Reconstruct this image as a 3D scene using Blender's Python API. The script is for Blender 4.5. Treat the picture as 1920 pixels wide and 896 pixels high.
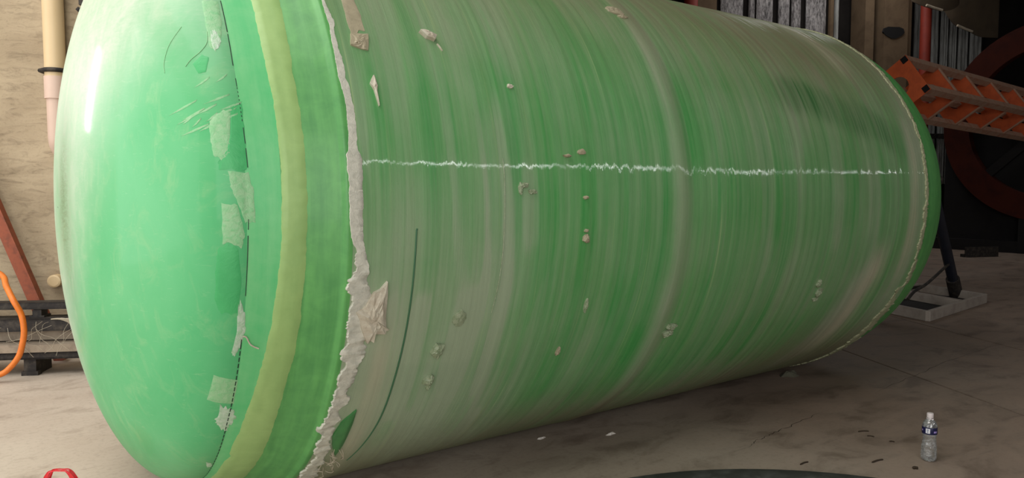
import bpy, bmesh, math, random
import numpy as np
from mathutils import Vector

for o in list(bpy.data.objects): bpy.data.objects.remove(o)
scene = bpy.context.scene
COL = scene.collection
PI = math.pi
random.seed(7)
RNG = np.random.default_rng(11)

# ------------------------------------------------------------------ camera
YAW, PITCH, FPX = 0.6365, 0.0658, 1402.1
CAM = Vector((-0.7023, -3.4535, 1.3195))
cam_d = bpy.data.cameras.new('camera')
cam = bpy.data.objects.new('camera', cam_d); COL.objects.link(cam)
cam.location = CAM
cam.rotation_euler = (PI / 2 - PITCH, 0, -YAW)
cam_d.sensor_fit = 'HORIZONTAL'; cam_d.sensor_width = 36.0
cam_d.lens = 36.0 * FPX / 1920.0
cam_d.clip_end = 200
scene.camera = cam

# the hall's own axes: KX runs to the right along the back walls, JX away from the viewer
TH = math.radians(28)
JX = Vector((math.sin(TH), math.cos(TH), 0)); KX = Vector((math.cos(TH), -math.sin(TH), 0)); ZX = Vector((0, 0, 1))
HALL = Vector((CAM.x, CAM.y, 0))
def hp(k, j, z=0.0): return HALL + KX * k + JX * j + ZX * z

# ------------------------------------------------------------------ sky, daylight through the gates, exposure
w = bpy.data.worlds.new('world'); scene.world = w; w.use_nodes = True
bg = w.node_tree.nodes['Background']; bg.inputs[0].default_value = (0.72, 0.83, 1.0, 1); bg.inputs[1].default_value = 0.6
vs = scene.view_settings
vs.view_transform = 'Standard'; vs.look = 'None'; vs.gamma = 1.0; vs.use_curve_mapping = False
vs.exposure = 0.0
def area(name, loc, aim, sx, sy, energy, col=(1, 1, 1)):
    L = bpy.data.lights.new(name, 'AREA'); L.shape = 'RECTANGLE'; L.size = sx; L.size_y = sy; L.energy = energy; L.color = col
    o = bpy.data.objects.new(name, L); COL.objects.link(o); o.location = loc
    o.rotation_euler = (Vector(aim)).to_track_quat('-Z', 'Y').to_euler()
    return o
G_LEFT = area('gate_daylight', hp(-6.9, 0.6, 2.6), KX, 8.5, 5.0, 310, (1.0, 0.985, 0.95))
G_FRONT = area('front_gate_daylight', Vector((-5.2, -8.85, 3.0)), (0, 1, 0), 8.0, 5.0, 500, (1.0, 0.985, 0.95))
G_STRIP = area('clerestory_daylight', Vector((11.3, -8.85, 3.72)), (0, 1, 0), 17.0, 0.05, 95, (1.0, 1.0, 1.0))
G_SLOT = area('side_window_daylight', hp(-5.75, 6.28, 2.85), -JX, 0.42, 1.25, 70, (1.0, 1.0, 1.0))
G_ROOF = area('rooflight_daylight', hp(-3.9, 1.5, 7.5), -ZX, 5.5, 9.0, 700, (1.0, 0.985, 0.95))
G_BACK = area('rear_rooflight_daylight', hp(10.2, 15.7, 7.5), -ZX, 5.0, 2.0, 115, (1.0, 0.985, 0.97))  # added fill with no known opening, brightens the back-wall sheets

# ------------------------------------------------------------------ helpers
def srgb(r, g, b):
    f = lambda c: (c / 255) / 12.92 if c / 255 <= 0.04045 else ((c / 255 + 0.055) / 1.055) ** 2.4
    return (f(r), f(g), f(b), 1.0)

class MT:
    """a small node-graph builder around one Principled material"""
    def __init__(s, name, color=(200, 200, 200), rough=0.6, metal=0.0, spec=0.5, coat=0.0, coat_rough=0.1):
        s.m = bpy.data.materials.new(name); s.m.use_nodes = True; s.t = s.m.node_tree
        s.b = s.t.nodes['Principled BSDF']; s.i = s.b.inputs
        s.i['Base Color'].default_value = srgb(*color); s.i['Roughness'].default_value = rough
        s.i['Metallic'].default_value = metal; s.i['Specular IOR Level'].default_value = spec
        s.i['Coat Weight'].default_value = coat; s.i['Coat Roughness'].default_value = coat_rough
    def n(s, typ, **kw):
        nd = s.t.nodes.new(typ)
        for k, v in kw.items(): setattr(nd, k, v)
        return nd
    def put(s, sock, v):
        if hasattr(v, 'is_output'): s.t.links.new(v, sock)
        elif isinstance(v, tuple) and len(v) == 3 and sock.type == 'RGBA': sock.default_value = srgb(*v)
        else: sock.default_value = v
    def obj(s): return s.n('ShaderNodeTexCoord').outputs['Object']
    def geo(s): return s.n('ShaderNodeNewGeometry').outputs['Position']
    def attr(s, name, out='Fac'):
        a = s.n('ShaderNodeAttribute'); a.attribute_name = name; return a.outputs[out]
    def scale(s, vec, sc, rot=(0, 0, 0)):
        m = s.n('ShaderNodeMapping'); s.put(m.inputs['Vector'], vec); m.inputs['Scale'].default_value = sc; m.inputs['Rotation'].default_value = rot
        return m.outputs[0]
    def noise(s, vec, scale=5.0, detail=4.0, rough=0.55, dist=0.0):
        t = s.n('ShaderNodeTexNoise'); s.put(t.inputs['Vector'], vec)
        t.inputs['Scale'].default_value = scale; t.inputs['Detail'].default_value = detail
        t.inputs['Roughness'].default_value = rough; t.inputs['Distortion'].default_value = dist
        return t.outputs['Fac']
    def ramp(s, v, a, b, lo=0.0, hi=1.0):
        r = s.n('ShaderNodeMapRange'); s.put(r.inputs[0], v)
        r.inputs[1].default_value = a; r.inputs[2].default_value = b; r.inputs[3].default_value = lo; r.inputs[4].default_value = hi
        return r.outputs[0]
    def math(s, op, a, b=0.0, clamp=False):
        r = s.n('ShaderNodeMath', operation=op, use_clamp=clamp); s.put(r.inputs[0], a); s.put(r.inputs[1], b); return r.outputs[0]
    def mix(s, f, a, b):
        r = s.n('ShaderNodeMix', data_type='RGBA'); s.put(r.inputs[0], f); s.put(r.inputs[6], a); s.put(r.inputs[7], b); return r.outputs[2]
    def bump(s, h, strength=0.2, dist=0.01):
        r = s.n('ShaderNodeBump'); r.inputs['Strength'].default_value = strength; r.inputs['Distance'].default_value = dist
        s.put(r.inputs['Height'], h); s.t.links.new(r.outputs[0], s.i['Normal']); return r
    def base(s, v): s.put(s.i['Base Color'], v)

def mesh(name, verts, faces, mat, parent=None, smooth=True):
    off = Vector((0, 0, 0))
    if parent is not None:
        p = parent
        while p is not None: off += p.location; p = p.parent
    me = bpy.data.meshes.new(name)
    V = np.asarray([tuple(v) for v in verts] if not isinstance(verts, np.ndarray) else verts, float) - np.array(off)
    if parent is None:                     # a thing of one mesh: its origin at its base
        lo, hi = V.min(0), V.max(0); org = np.array([(lo[0] + hi[0]) / 2, (lo[1] + hi[1]) / 2, lo[2]]); V = V - org
    me.from_pydata(V.tolist(), [], [tuple(int(i) for i in f) for f in faces])
    me.update()
    if smooth:
        me.polygons.foreach_set('use_smooth', [True] * len(me.polygons)); me.set_sharp_from_angle(angle=0.9)
    if mat is not None: me.materials.append(mat)
    o = bpy.data.objects.new(name, me); COL.objects.link(o)
    if parent is None: o.location = org.tolist()
    else: o.parent = parent
    return o
def tag(o, label, cat, group=None):
    o['label'] = label; o['category'] = cat
    if group: o['group'] = group
    return o
def thing(name, label, cat, loc, group=None):
    o = bpy.data.objects.new(name, None); COL.objects.link(o); o.location = loc; o.empty_display_size = 0.1
    return tag(o, label, cat, group)
def struct(o):
    o['kind'] = 'structure'; return o

def box_vf(c, ax, h):
    """box at centre c with unit axes ax (3 vectors) and half sizes h"""
    c = Vector(c); V = []
    for sx in (-1, 1):
        for sy in (-1, 1):
            for sz in (-1, 1):
                V.append(c + ax[0] * (h[0] * sx) + ax[1] * (h[1] * sy) + ax[2] * (h[2] * sz))
    F = [(0, 1, 3, 2), (4, 6, 7, 5), (0, 4, 5, 1), (2, 3, 7, 6), (0, 2, 6, 4), (1, 5, 7, 3)]
    return V, F
XYZ = (Vector((1, 0, 0)), Vector((0, 1, 0)), Vector((0, 0, 1)))
HAX = (KX, JX, ZX)
def join(parts):
    V, F = [], []
    for v, f in parts:
        n = len(V); V += [Vector(p) for p in v]; F += [tuple(i + n for i in q) for q in f]
    return V, F
def hbox(name, k0, k1, j0, j1, z0, z1, mat, parent=None, bev=0.0):
    v, f = box_vf(hp((k0 + k1) / 2, (j0 + j1) / 2, (z0 + z1) / 2), HAX, ((k1 - k0) / 2, (j1 - j0) / 2, (z1 - z0) / 2))
    o = mesh(name, v, f, mat, parent, smooth=False)
    if bev:
        b = o.modifiers.new('bevel', 'BEVEL'); b.width = bev; b.segments = 2
    return o
def frame_of(d):
    d = d.normalized(); up = Vector((0, 0, 1)) if abs(d.z) < 0.95 else Vector((1, 0, 0))
    a = d.cross(up).normalized(); b = a.cross(d).normalized(); return a, b
def tube_vf(pts, r, n=10, cap=True):
    P = [Vector(p) for p in pts]; V, F = [], []; m = len(P)
    R = r if isinstance(r, (list, tuple)) else [r] * m
    a, b = frame_of(P[1] - P[0])
    for i in range(m):
        d = (P[min(i + 1, m - 1)] - P[max(i - 1, 0)]).normalized()
        a = (a - d * a.dot(d)).normalized(); b = d.cross(a).normalized()
        for k in range(n):
            t = 2 * PI * k / n; V.append(P[i] + (a * math.cos(t) + b * math.sin(t)) * R[i])
    for i in range(m - 1):
        for k in range(n):
            F.append((i * n + k, i * n + (k + 1) % n, (i + 1) * n + (k + 1) % n, (i + 1) * n + k))
    if cap: F.append(tuple(range(n - 1, -1, -1))); F.append(tuple((m - 1) * n + k for k in range(n)))
    return V, F
def spline(pts, n=8):
    P = [Vector(p) for p in pts]; out = []
    for i in range(len(P) - 1):
        p0 = P[max(i - 1, 0)]; p1 = P[i]; p2 = P[i + 1]; p3 = P[min(i + 2, len(P) - 1)]
        for k in range(n):
            t = k / n
            out.append(0.5 * ((2 * p1) + (p2 - p0) * t + (2 * p0 - 5 * p1 + 4 * p2 - p3) * t * t + (3 * p1 - p0 - 3 * p2 + p3) * t ** 3))
    out.append(P[-1]); return out
def lathe_vf(prof, c, n=28, axis='z'):
    V, F = [], []
    c = Vector(c)
    for (r, z) in prof:
        for k in range(n):
            t = 2 * PI * k / n; V.append(c + Vector((r * math.cos(t), r * math.sin(t), z)))
    for i in range(len(prof) - 1):
        for k in range(n): F.append((i * n + k, i * n + (k + 1) % n, (i + 1) * n + (k + 1) % n, (i + 1) * n + k))
    F.append(tuple(range(n - 1, -1, -1))); F.append(tuple((len(prof) - 1) * n + k for k in range(n)))
    return V, F
# smooth random fields
_tab = RNG.random(4096)
def n1(x, seed=0):
    x = np.asarray(x, float); i = np.floor(x).astype(int); f = x - i; f = f * f * (3 - 2 * f)
    h = lambda k: _tab[(k * 73 + seed * 191) % 4096]
    return h(i) * (1 - f) + h(i + 1) * f
def n2(x, y, seed=0):
    x = np.asarray(x, float); y = np.asarray(y, float)
    i = np.floor(x).astype(int); j = np.floor(y).astype(int); f = x - i; g = y - j; f = f * f * (3 - 2 * f); g = g * g * (3 - 2 * g)
    h = lambda a, b: _tab[(a * 73 + b * 1277 + seed * 191 + (a * b) % 7 * 37) % 4096]
    return (h(i, j) * (1 - f) + h(i + 1, j) * f) * (1 - g) + (h(i, j + 1) * (1 - f) + h(i + 1, j + 1) * f) * g
def sstep(a, b, x):
    t = np.clip((np.asarray(x, float) - a) / (b - a), 0, 1); return t * t * (3 - 2 * t)

# ------------------------------------------------------------------ materials
def m_concrete():
    M = MT('floor_concrete', (150, 135, 120), 0.75, spec=0.35)
    P = M.geo()
    big = M.noise(P, 0.55, 5, 0.6); mid = M.noise(M.scale(P, (1.0, 1.8, 1), (0, 0, 0.5)), 2.6, 6, 0.65, 0.6); fine = M.noise(P, 38, 4, 0.7)
    c = M.mix(M.ramp(big, 0.35, 0.7), (176, 160, 144), (200, 188, 172))
    c = M.mix(M.math('MULTIPLY', M.ramp(mid, 0.52, 0.72), 0.6), c, (112, 92, 76))
    c = M.mix(M.math('MULTIPLY', M.ramp(fine, 0.5, 0.8), 0.35), c, (104, 92, 82))
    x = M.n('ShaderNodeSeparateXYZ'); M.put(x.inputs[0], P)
    c = M.mix(M.math('MULTIPLY', M.ramp(x.outputs[0], 0.3, 3.2), 0.72), c, M.mix(M.ramp(mid, 0.4, 0.65), (114, 92, 77), (84, 66, 54)))  # browner floor to the right, daylight falloff partly put into the colour
    M.base(c); M.put(M.i['Roughness'], M.ramp(mid, 0.3, 0.8, 0.85, 0.6))
    M.bump(M.math('ADD', M.math('MULTIPLY', mid, 1.0), M.math('MULTIPLY', fine, 0.25)), 0.25, 0.01)
    return M.m
def m_plaster():
    M = MT('wall_plaster', (176, 160, 135), 0.9, spec=0.2)
    P = M.geo()
    a = M.noise(M.scale(P, (1, 1, 2.2)), 1.1, 6, 0.6, 0.8); b = M.noise(M.scale(P, (1, 1, 3.5)), 5.5, 5, 0.65, 1.2); f = M.noise(P, 60, 3, 0.6)
    c = M.mix(M.ramp(a, 0.35, 0.65), (180, 163, 136), (158, 141, 116))
    c = M.mix(M.math('MULTIPLY', M.ramp(b, 0.5, 0.72), 0.55), c, (106, 92, 75))
    c = M.mix(M.math('MULTIPLY', M.ramp(f, 0.55, 0.8), 0.3), c, (98, 86, 70))
    M.base(c); M.bump(M.math('ADD', b, M.math('MULTIPLY', f, 0.3)), 0.35, 0.012)
    return M.m
def m_plain(name, col, rough=0.6, metal=0.0, var=0.25, sc=8.0, dark=None, bump=0.15, spec=0.5, coat=0.0):
    M = MT(name, col, rough, metal, spec, coat)
    n = M.noise(M.obj(), sc, 5, 0.65, 0.3)
    d = dark or tuple(int(c * 0.55) for c in col)
    M.base(M.mix(M.math('MULTIPLY', M.ramp(n, 0.45, 0.75), min(1.0, var * 2)), col, d))
    if bump: M.bump(n, bump, 0.006)
    return M.m

def m_cyl():
    M = MT('wound_fibreglass', (80, 150, 90), 0.5, spec=0.25, coat=0.4, coat_rough=0.035)
    W = M.attr('wrap', 'Vector'); film = M.attr('film'); dust_shade = M.attr('dust'); line = M.attr('clean')
    s1 = M.noise(M.scale(W, (48, 0.8, 1)), 1.0, 5, 0.6, 0.2)
    s2 = M.noise(M.scale(W, (11, 0.4, 1)), 1.0, 6, 0.7, 0.2)
    s3 = M.noise(M.scale(W, (150, 1.6, 1)), 1.0, 2, 0.5)
    iso = M.noise(W, 3.0, 5, 0.6); fine = M.noise(W, 90, 3, 0.6)
    f = M.math('ADD', film, M.math('MULTIPLY', M.math('SUBTRACT', s1, 0.5), 0.46))
    f = M.math('ADD', f, M.math('MULTIPLY', M.math('SUBTRACT', s2, 0.5), 1.0))
    f = M.math('ADD', f, M.math('MULTIPLY', M.math('SUBTRACT', iso, 0.5), 0.45), clamp=True)
    g = M.mix(M.ramp(s2, 0.35, 0.65), (54, 144, 70), (80, 154, 80))
    c = M.mix(f, g, (148, 165, 136))
    sl = M.noise(M.scale(W, (26, 0.22, 1)), 1.0, 4, 0.72, 0.1)
    ln = M.math('MULTIPLY', M.math('MULTIPLY', M.ramp(sl, 0.60, 0.66), M.ramp(s1, 0.45, 0.6, 0.3, 1.0)), 0.6)
    c = M.mix(ln, c, (170, 194, 132))
    c = M.mix(M.math('MULTIPLY', M.ramp(s3, 0.55, 0.75), 0.06), c, (70, 96, 62))
    du = M.math('MULTIPLY', dust_shade, M.ramp(M.math('ADD', s2, M.math('MULTIPLY', fine, 0.25)), 0.3, 0.75, 0.45, 1.0))
    c = M.mix(du, c, (116, 110, 84))
    c = M.mix(M.math('MULTIPLY', line, M.ramp(s1, 0.35, 0.62, 0.8, 0.25)), c, (48, 98, 50))  # reflection band put into the base colour as darker green
    c = M.mix(M.math('MULTIPLY', M.attr('pale'), M.ramp(s1, 0.3, 0.6, 0.35, 0.95)), c, (178, 170, 146))
    M.base(c)
    M.put(M.i['Roughness'], M.math('ADD', M.ramp(s1, 0.3, 0.8, 0.4, 0.6), M.math('MULTIPLY', dust_shade, 0.25)))
    M.put(M.i['Coat Weight'], M.math('MULTIPLY', M.ramp(dust_shade, 0.0, 0.8, 0.8, 0.1), M.ramp(M.noise(M.scale(W, (5, 3, 1)), 1.0, 3, 0.6), 0.38, 0.55, 0.12, 1.0)))
    h = M.math('ADD', M.math('MULTIPLY', s1, 1.0), M.math('MULTIPLY', s3, 0.4))
    h = M.math('ADD', h, M.math('MULTIPLY', M.noise(M.scale(W, (46, 22, 1)), 1.0, 3, 0.6), 0.7))
    M.bump(h, 0.2, 0.006)
    h2 = M.math('ADD', M.math('MULTIPLY', s1, 0.5), M.math('MULTIPLY', M.noise(M.scale(W, (60, 7, 1)), 1.0, 3, 0.5), 0.5))
    b = M.n('ShaderNodeBump'); b.inputs['Strength'].default_value = 0.26; b.inputs['Distance'].default_value = 0.006
    M.put(b.inputs['Height'], h2); M.t.links.new(b.outputs[0], M.i['Coat Normal'])
    return M.m
def m_dome():
    M = MT('moulded_green_resin', (86, 190, 124), 0.55, spec=0.12, coat=0.16, coat_rough=0.1)
    P = M.obj(); sheen_dust = M.attr('haze')
    a = M.noise(P, 1.9, 5, 0.6, 0.6); b = M.noise(M.scale(P, (1, 2.0, 1.2), (0.6, 0, 0)), 6, 6, 0.68, 1.0); f = M.noise(M.scale(P, (1, 1, 5), (0.5, 0, 0)), 22, 5, 0.7, 0.4)
    c = M.mix(M.ramp(a, 0.35, 0.65), (82, 172, 112), (98, 180, 122))
    c = M.mix(M.math('MULTIPLY', M.ramp(b, 0.52, 0.70), 0.45), c, (136, 186, 132))
    c = M.mix(M.math('MULTIPLY', M.ramp(f, 0.60, 0.74), 0.3), c, (168, 200, 158))
    hz = M.math('MULTIPLY', sheen_dust, M.ramp(M.math('ADD', b, M.math('MULTIPLY', f, 0.5)), 0.4, 0.95, 0.45, 1.0), clamp=True)
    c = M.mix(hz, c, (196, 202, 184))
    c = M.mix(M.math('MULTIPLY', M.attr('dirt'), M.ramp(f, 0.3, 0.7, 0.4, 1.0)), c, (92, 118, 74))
    M.base(c); M.put(M.i['Roughness'], M.ramp(b, 0.3, 0.8, 0.42, 0.6))
    M.bump(M.math('ADD', a, M.math('MULTIPLY', f, 0.12)), 0.1, 0.01)
    return M.m
def m_layer(name, c0, c1, rough=0.4, cx=40, coat=0.2, bump=0.2):
    """a resin layer with strokes running round the tank"""
    M = MT(name, c0, rough, coat=coat)
    W = M.attr('wrap', 'Vector')
    s = M.noise(M.scale(W, (cx, 2.0, 1)), 1.0, 4, 0.6, 0.3); i = M.noise(W, 16, 5, 0.65, 0.4)
    f = M.math('ADD', M.math('MULTIPLY', s, 0.6), M.math('MULTIPLY', i, 0.4))
    M.base(M.mix(M.ramp(f, 0.38, 0.62), c0, c1)); M.bump(f, bump, 0.006)
    return M.m
def m_resin(name, c0, c1, rough=0.6, sc=45):
    M = MT(name, c0, rough)
    n = M.noise(M.obj(), sc, 5, 0.7, 0.5); M.base(M.mix(M.ramp(n, 0.4, 0.68), c0, c1)); M.bump(n, 0.5, 0.006)
    return M.m

MAT = {}
MAT['floor'] = m_concrete(); MAT['plaster'] = m_plaster()
MAT['joint'] = m_plain('joint_dirt', (24, 20, 18), 0.95, spec=0.1)
MAT['cyl'] = m_cyl(); MAT['dome'] = m_dome()
MAT['yellow'] = m_layer('yellow_green_resin', (150, 182, 112), (134, 168, 100), 0.5, 10, coat=0.05)
MAT['flange'] = m_layer('green_resin_band', (90, 158, 84), (70, 136, 72), 0.5, 26, coat=0.08)
MAT['rim_green'] = m_layer('mint_resin_band', (82, 182, 112), (108, 190, 124), 0.5, 22, coat=0.08)
MAT['resin'] = m_resin('dried_white_resin', (202, 200, 186), (176, 176, 162), 0.7)
MAT['rimresin'] = m_resin('cream_resin_rim', (160, 160, 128), (134, 140, 106), 0.7)
MAT['pale'] = m_resin('pale_resin_patch', (146, 190, 144), (116, 184, 126), 0.55, 60)
MAT['palew'] = m_resin('whitish_resin_patch', (186, 204, 184), (146, 190, 148), 0.5, 60)
MAT['dgreen'] = m_resin('fresh_green_resin', (60, 164, 96), (68, 172, 102), 0.5, 12)
MAT['bare'] = m_layer('bare_green_laminate', (66, 132, 70), (52, 110, 60), 0.5, 60)
MAT['film'] = m_resin('crumpled_film', (194, 188, 170), (172, 160, 140), 0.6, 30)
MAT['tape'] = m_resin('brownish_tape', (166, 156, 130), (148, 140, 116), 0.55, 25)
MAT['lump'] = m_resin('glossy_resin_lump', (150, 160, 132), (118, 136, 102), 0.25, 60)
MAT['ink'] = MT('black_marker_ink', (22, 48, 34), 0.7).m
MAT['crease'] = MT('dark_crease', (52, 98, 66), 0.6).m
MAT['thread'] = MT('glass_fibre_thread', (170, 160, 140), 0.8).m
MAT['cream'] = m_plain('cream_plastic_pipe', (214, 188, 146), 0.45, var=0.15, sc=3, dark=(196, 168, 124))
MAT['pink'] = m_plain('pinkish_plastic_pipe', (212, 184, 166), 0.5, var=0.2, sc=4, dark=(196, 168, 150))
MAT['rust'] = m_plain('rust_red_steel', (142, 72, 44), 0.7, var=0.4, sc=14, dark=(84, 46, 32))
MAT['blacksteel'] = m_plain('black_steel', (38, 34, 32), 0.65, var=0.4, sc=18, dark=(84, 76, 66), spec=0.35)
MAT['board'] = m_plain('weathered_board', (150, 136, 118), 0.8, var=0.4, sc=12, dark=(96, 82, 70))
MAT['hose'] = m_plain('orange_rubber', (222, 118, 34), 0.45, var=0.2, sc=20, dark=(176, 86, 28))
MAT['red'] = m_plain('red_plastic_film', (206, 36, 44), 0.3, var=0.35, sc=14, dark=(150, 20, 30), bump=0.5)
MAT['orange'] = m_plain('orange_painted_steel', (204, 92, 44), 0.6, var=0.3, sc=6, dark=(150, 62, 32))
MAT['dustychord'] = m_plain('dusty_orange_steel', (172, 138, 116), 0.85, var=0.4, sc=9, dark=(160, 92, 62))
MAT['void'] = MT('hollow_black', (8, 7, 7), 0.9).m
MAT['darkred'] = m_plain('dark_red_steel', (64, 22, 10), 0.8, var=0.4, sc=3, dark=(38, 12, 10), spec=0.2)
MAT['darkmach'] = m_plain('sooty_machine_paint', (26, 24, 24), 0.75, var=0.3, sc=3, dark=(14, 13, 13), spec=0.25)  # black machine paint, lack of light at the far right put into it
MAT['soot'] = m_plain('sooty_wall', (34, 31, 29), 0.95, var=0.4, sc=1.2, dark=(18, 16, 15), spec=0.1)  # near-black wall colour stands in for the unlit far right
MAT['shell'] = m_plain('hall_cladding', (120, 116, 110), 0.9, var=0.3, sc=1.0, spec=0.2)
MAT['column'] = m_plain('brown_concrete', (108, 90, 70), 0.9, var=0.35, sc=3.0, dark=(80, 64, 50), spec=0.2)
MAT['redpipe'] = m_plain('red_painted_pipe', (146, 50, 34), 0.55, var=0.3, sc=5, dark=(104, 36, 26))
MAT['tarp'] = m_plain('brown_tarpaulin', (92, 78, 60), 0.85, var=0.3, sc=3, dark=(66, 56, 46))
MAT['hem'] = m_plain('pale_tarpaulin_hem', (196, 182, 160), 0.7, var=0.2)  # pale colour for the slits of light below the tarpaulins
MAT['tray'] = m_plain('grey_painted_steel', (158, 148, 138), 0.65, var=0.35, sc=6, dark=(112, 100, 92))
MAT['scrap'] = m_plain('dark_straw', (52, 40, 26), 0.9)
MAT['wscrap'] = m_plain('white_scrap', (214, 206, 196), 0.7)
MAT['wad'] = m_plain('grey_resin_wad', (92, 90, 74), 0.85)
MAT['plate'] = m_plain('dark_oiled_steel', (58, 58, 56), 0.5, var=0.5, sc=9, dark=(92, 94, 92), metal=0.0, spec=0.4)
def m_foil():
    M = MT('crinkled_foil', (176, 172, 170), 0.45, metal=0.2)
    P = M.scale(M.geo(), (1, 1, 0.35)); a = M.noise(P, 22, 5, 0.75); b = M.noise(P, 5, 4, 0.6)
    M.base(M.mix(M.ramp(M.math('ADD', a, M.math('MULTIPLY', b, 0.4)), 0.52, 0.85), (198, 192, 190), (74, 70, 70)))
    M.bump(a, 0.9, 0.05); return M.m
def m_galv():
    M = MT('dusty_corrugated_steel', (120, 120, 118), 0.65, metal=0.0)
    P = M.scale(M.geo(), (3, 3, 0.4)); a = M.noise(P, 4, 5, 0.65)
    M.base(M.mix(M.ramp(a, 0.4, 0.7), (164, 164, 160), (96, 94, 90))); return M.m
MAT['foil'] = m_foil(); MAT['galv'] = m_galv()

# ------------------------------------------------------------------ the hall
K0, K1, J0, J1, HT = -7.0, 19.0, -9.5, 18.0, 7.6
floor = struct(hbox('floor', K0 - 1, K1 + 1, J0 - 6, J1 + 1, -0.3, -0.075, MAT['joint']))
kj = [K0 - 1, 3.60, 5.06, 7.95, 10.98, 14.0, K1 + 1]
for a, b in zip(kj[:-1], kj[1:]):
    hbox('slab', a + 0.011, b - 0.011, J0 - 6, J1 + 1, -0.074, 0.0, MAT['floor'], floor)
ceiling = struct(hbox('ceiling', K0 - 1, K1 + 1, J0 - 6, J1 + 1, HT, HT + 0.2, MAT['shell']))
CR1 = [(2.468, -1.154), (2.634, -1.115), (2.808, -1.093), (3.042, -1.071), (3.38, -1.03)]
CR2 = [(4.063, -.994), (4.743, -.935), (5.526, -.863), (6.406, -.832)]
CR3 = [(5.484, -.9), (5.427, -1.056), (5.512, -1.203)]
def crack(pts, wd):
    """a hairline crack in the slab, its walls sunk between two lips"""
    P = spline([Vector((a, b, 0)) for a, b in pts], 10); V, F = [], []
    for i_, p in enumerate(P):
        d = (P[min(i_ + 1, len(P) - 1)] - P[max(i_ - 1, 0)]).normalized(); sd = Vector((-d.y, d.x, 0)); jt = sd * (random.random() - .5) * .02
        ww = wd * (.4 + random.random()) * min(1, 4 * (i_ + .3) / len(P), 4 * (len(P) - i_) / len(P))
        V += [p + jt - sd * ww + ZX * .0006, p + jt + sd * ww + ZX * .0006]
    for i_ in range(len(P) - 1): F.append((2 * i_, 2 * i_ + 2, 2 * i_ + 3, 2 * i_ + 1))
    return mesh('crack', V, F, MAT['joint'], floor, False)
crack(CR1, .0018); crack(CR2, .0014); crack(CR3, .0012)
# left part wall, plastered, with the tall slot window off to the left
WJ = 6.4
def wall_with_hole(name, k0, k1, j0, j1, z0, z1, hk0, hk1, hz0, hz1, mat):
    ps = []
    for a, b, c, d in ((k0, hk0, z0, z1), (hk1, k1, z0, z1), (hk0, hk1, z0, hz0), (hk0, hk1, hz1, z1)):
        if b - a > 1e-4 and d - c > 1e-4:
            ps.append(box_vf(hp((a + b) / 2, (j0 + j1) / 2, (c + d) / 2), HAX, ((b - a) / 2, (j1 - j0) / 2, (d - c) / 2)))
    v, f = join(ps); return struct(mesh(name, v, f, mat, None, smooth=False))
wall_left = wall_with_hole('wall_left', K0, 1.2, WJ, WJ + 0.25, 0, HT, -5.97, -5.53, 2.2, 3.5, MAT['plaster'])
# gate wall on the far left (the open gate lets the daylight in)
wg = [box_vf(hp(K0 - 0.1, (a + b) / 2, (c + d) / 2), HAX, (0.1, (b - a) / 2, (d - c) / 2))
      for a, b, c, d in ((J0 - 6, -3.7, 0, HT), (4.9, J1 + 1, 0, HT), (-3.7, 4.9, 5.1, HT))]
v, f = join(wg); struct(mesh('wall_gate', v, f, MAT['shell'], None, False))
# front wall behind the viewer, along the tank: wide gate and a clerestory strip
wf = [box_vf(Vector(((a + b) / 2, -9.1, (c + d) / 2)), XYZ, ((b - a) / 2, 0.1, (d - c) / 2))
      for a, b, c, d in ((-14, -9.2, 0, HT), (-1.2, 2.8, 0, HT), (2.8, 19.8, 0, 3.62), (2.8, 19.8, 3.82, HT), (19.8, 30, 0, HT), (-9.2, -1.2, 5.5, HT), (-9.2, -1.2, 0, 0.5))]
v, f = join(wf); struct(mesh('wall_front', v, f, MAT['shell'], None, False))
struct(hbox('wall_right', K1, K1 + 0.2, J0 - 6, J1 + 1, 0, HT, MAT['soot']))
wall_back = struct(hbox('wall_back', 1.2, K1, J1, J1 + 0.2, 0, HT, MAT['soot']))
struct(hbox('wall_return', 1.2, 1.4, WJ, J1, 0, HT, MAT['shell']))
# cladding sheets on the back wall
def sheet(k0, k1, z0, z1, mat, j=17.93, deep=0.05):
    """one upright sheet with a shallow folded profile"""
    n = 6; V = []; F = []
    for i in range(n + 1):
        u = i / n; e = deep * (1 if 0 < i < n else 0.15) * (0.75 + 0.25 * (i % 2))
        for z in (z0, z1):
            V.append(hp(k0 + (k1 - k0) * u, j - e, z)); V.append(hp(k0 + (k1 - k0) * u, j + 0.03, z))
    for i in range(n):
        a = i * 4; b = a + 4
        F += [(a, b, b + 2, a + 2), (a + 1, a + 3, b + 3, b + 1), (a, a + 1, b + 1, b), (a + 2, b + 2, b + 3, a + 3)]
    F += [(0, 2, 3, 1), (n * 4, n * 4 + 1, n * 4 + 3, n * 4 + 2)]
    return mesh('sheet', V, F, mat, wall_back, smooth=False)
for k0, k1 in ((7.905, 8.49), (8.645, 8.80), (8.85, 9.279), (9.435, 9.73), (9.79, 10.035), (10.179, 10.72)):
    sheet(k0, k1, 1.5, HT - 0.1, MAT['foil'])
for k0, k1 in ((13.21, 13.50), (13.56, 13.90), (13.97, 14.17), (14.22, 14.42), (14.48, 14.76), (14.82, 15.16)):
    sheet(k0, k1, 1.47, HT - 0.1, MAT['galv'])
hbox('sheet_rail', 13.0, 15.2, 17.80, 17.87, 2.66, 2.78, MAT['blacksteel'], wall_back)
sheet(10.80, 10.93, 1.5, HT - 0.1, MAT['column']); sheet(10.96, 11.06, 1.5, HT - 0.1, MAT['galv'])
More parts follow.
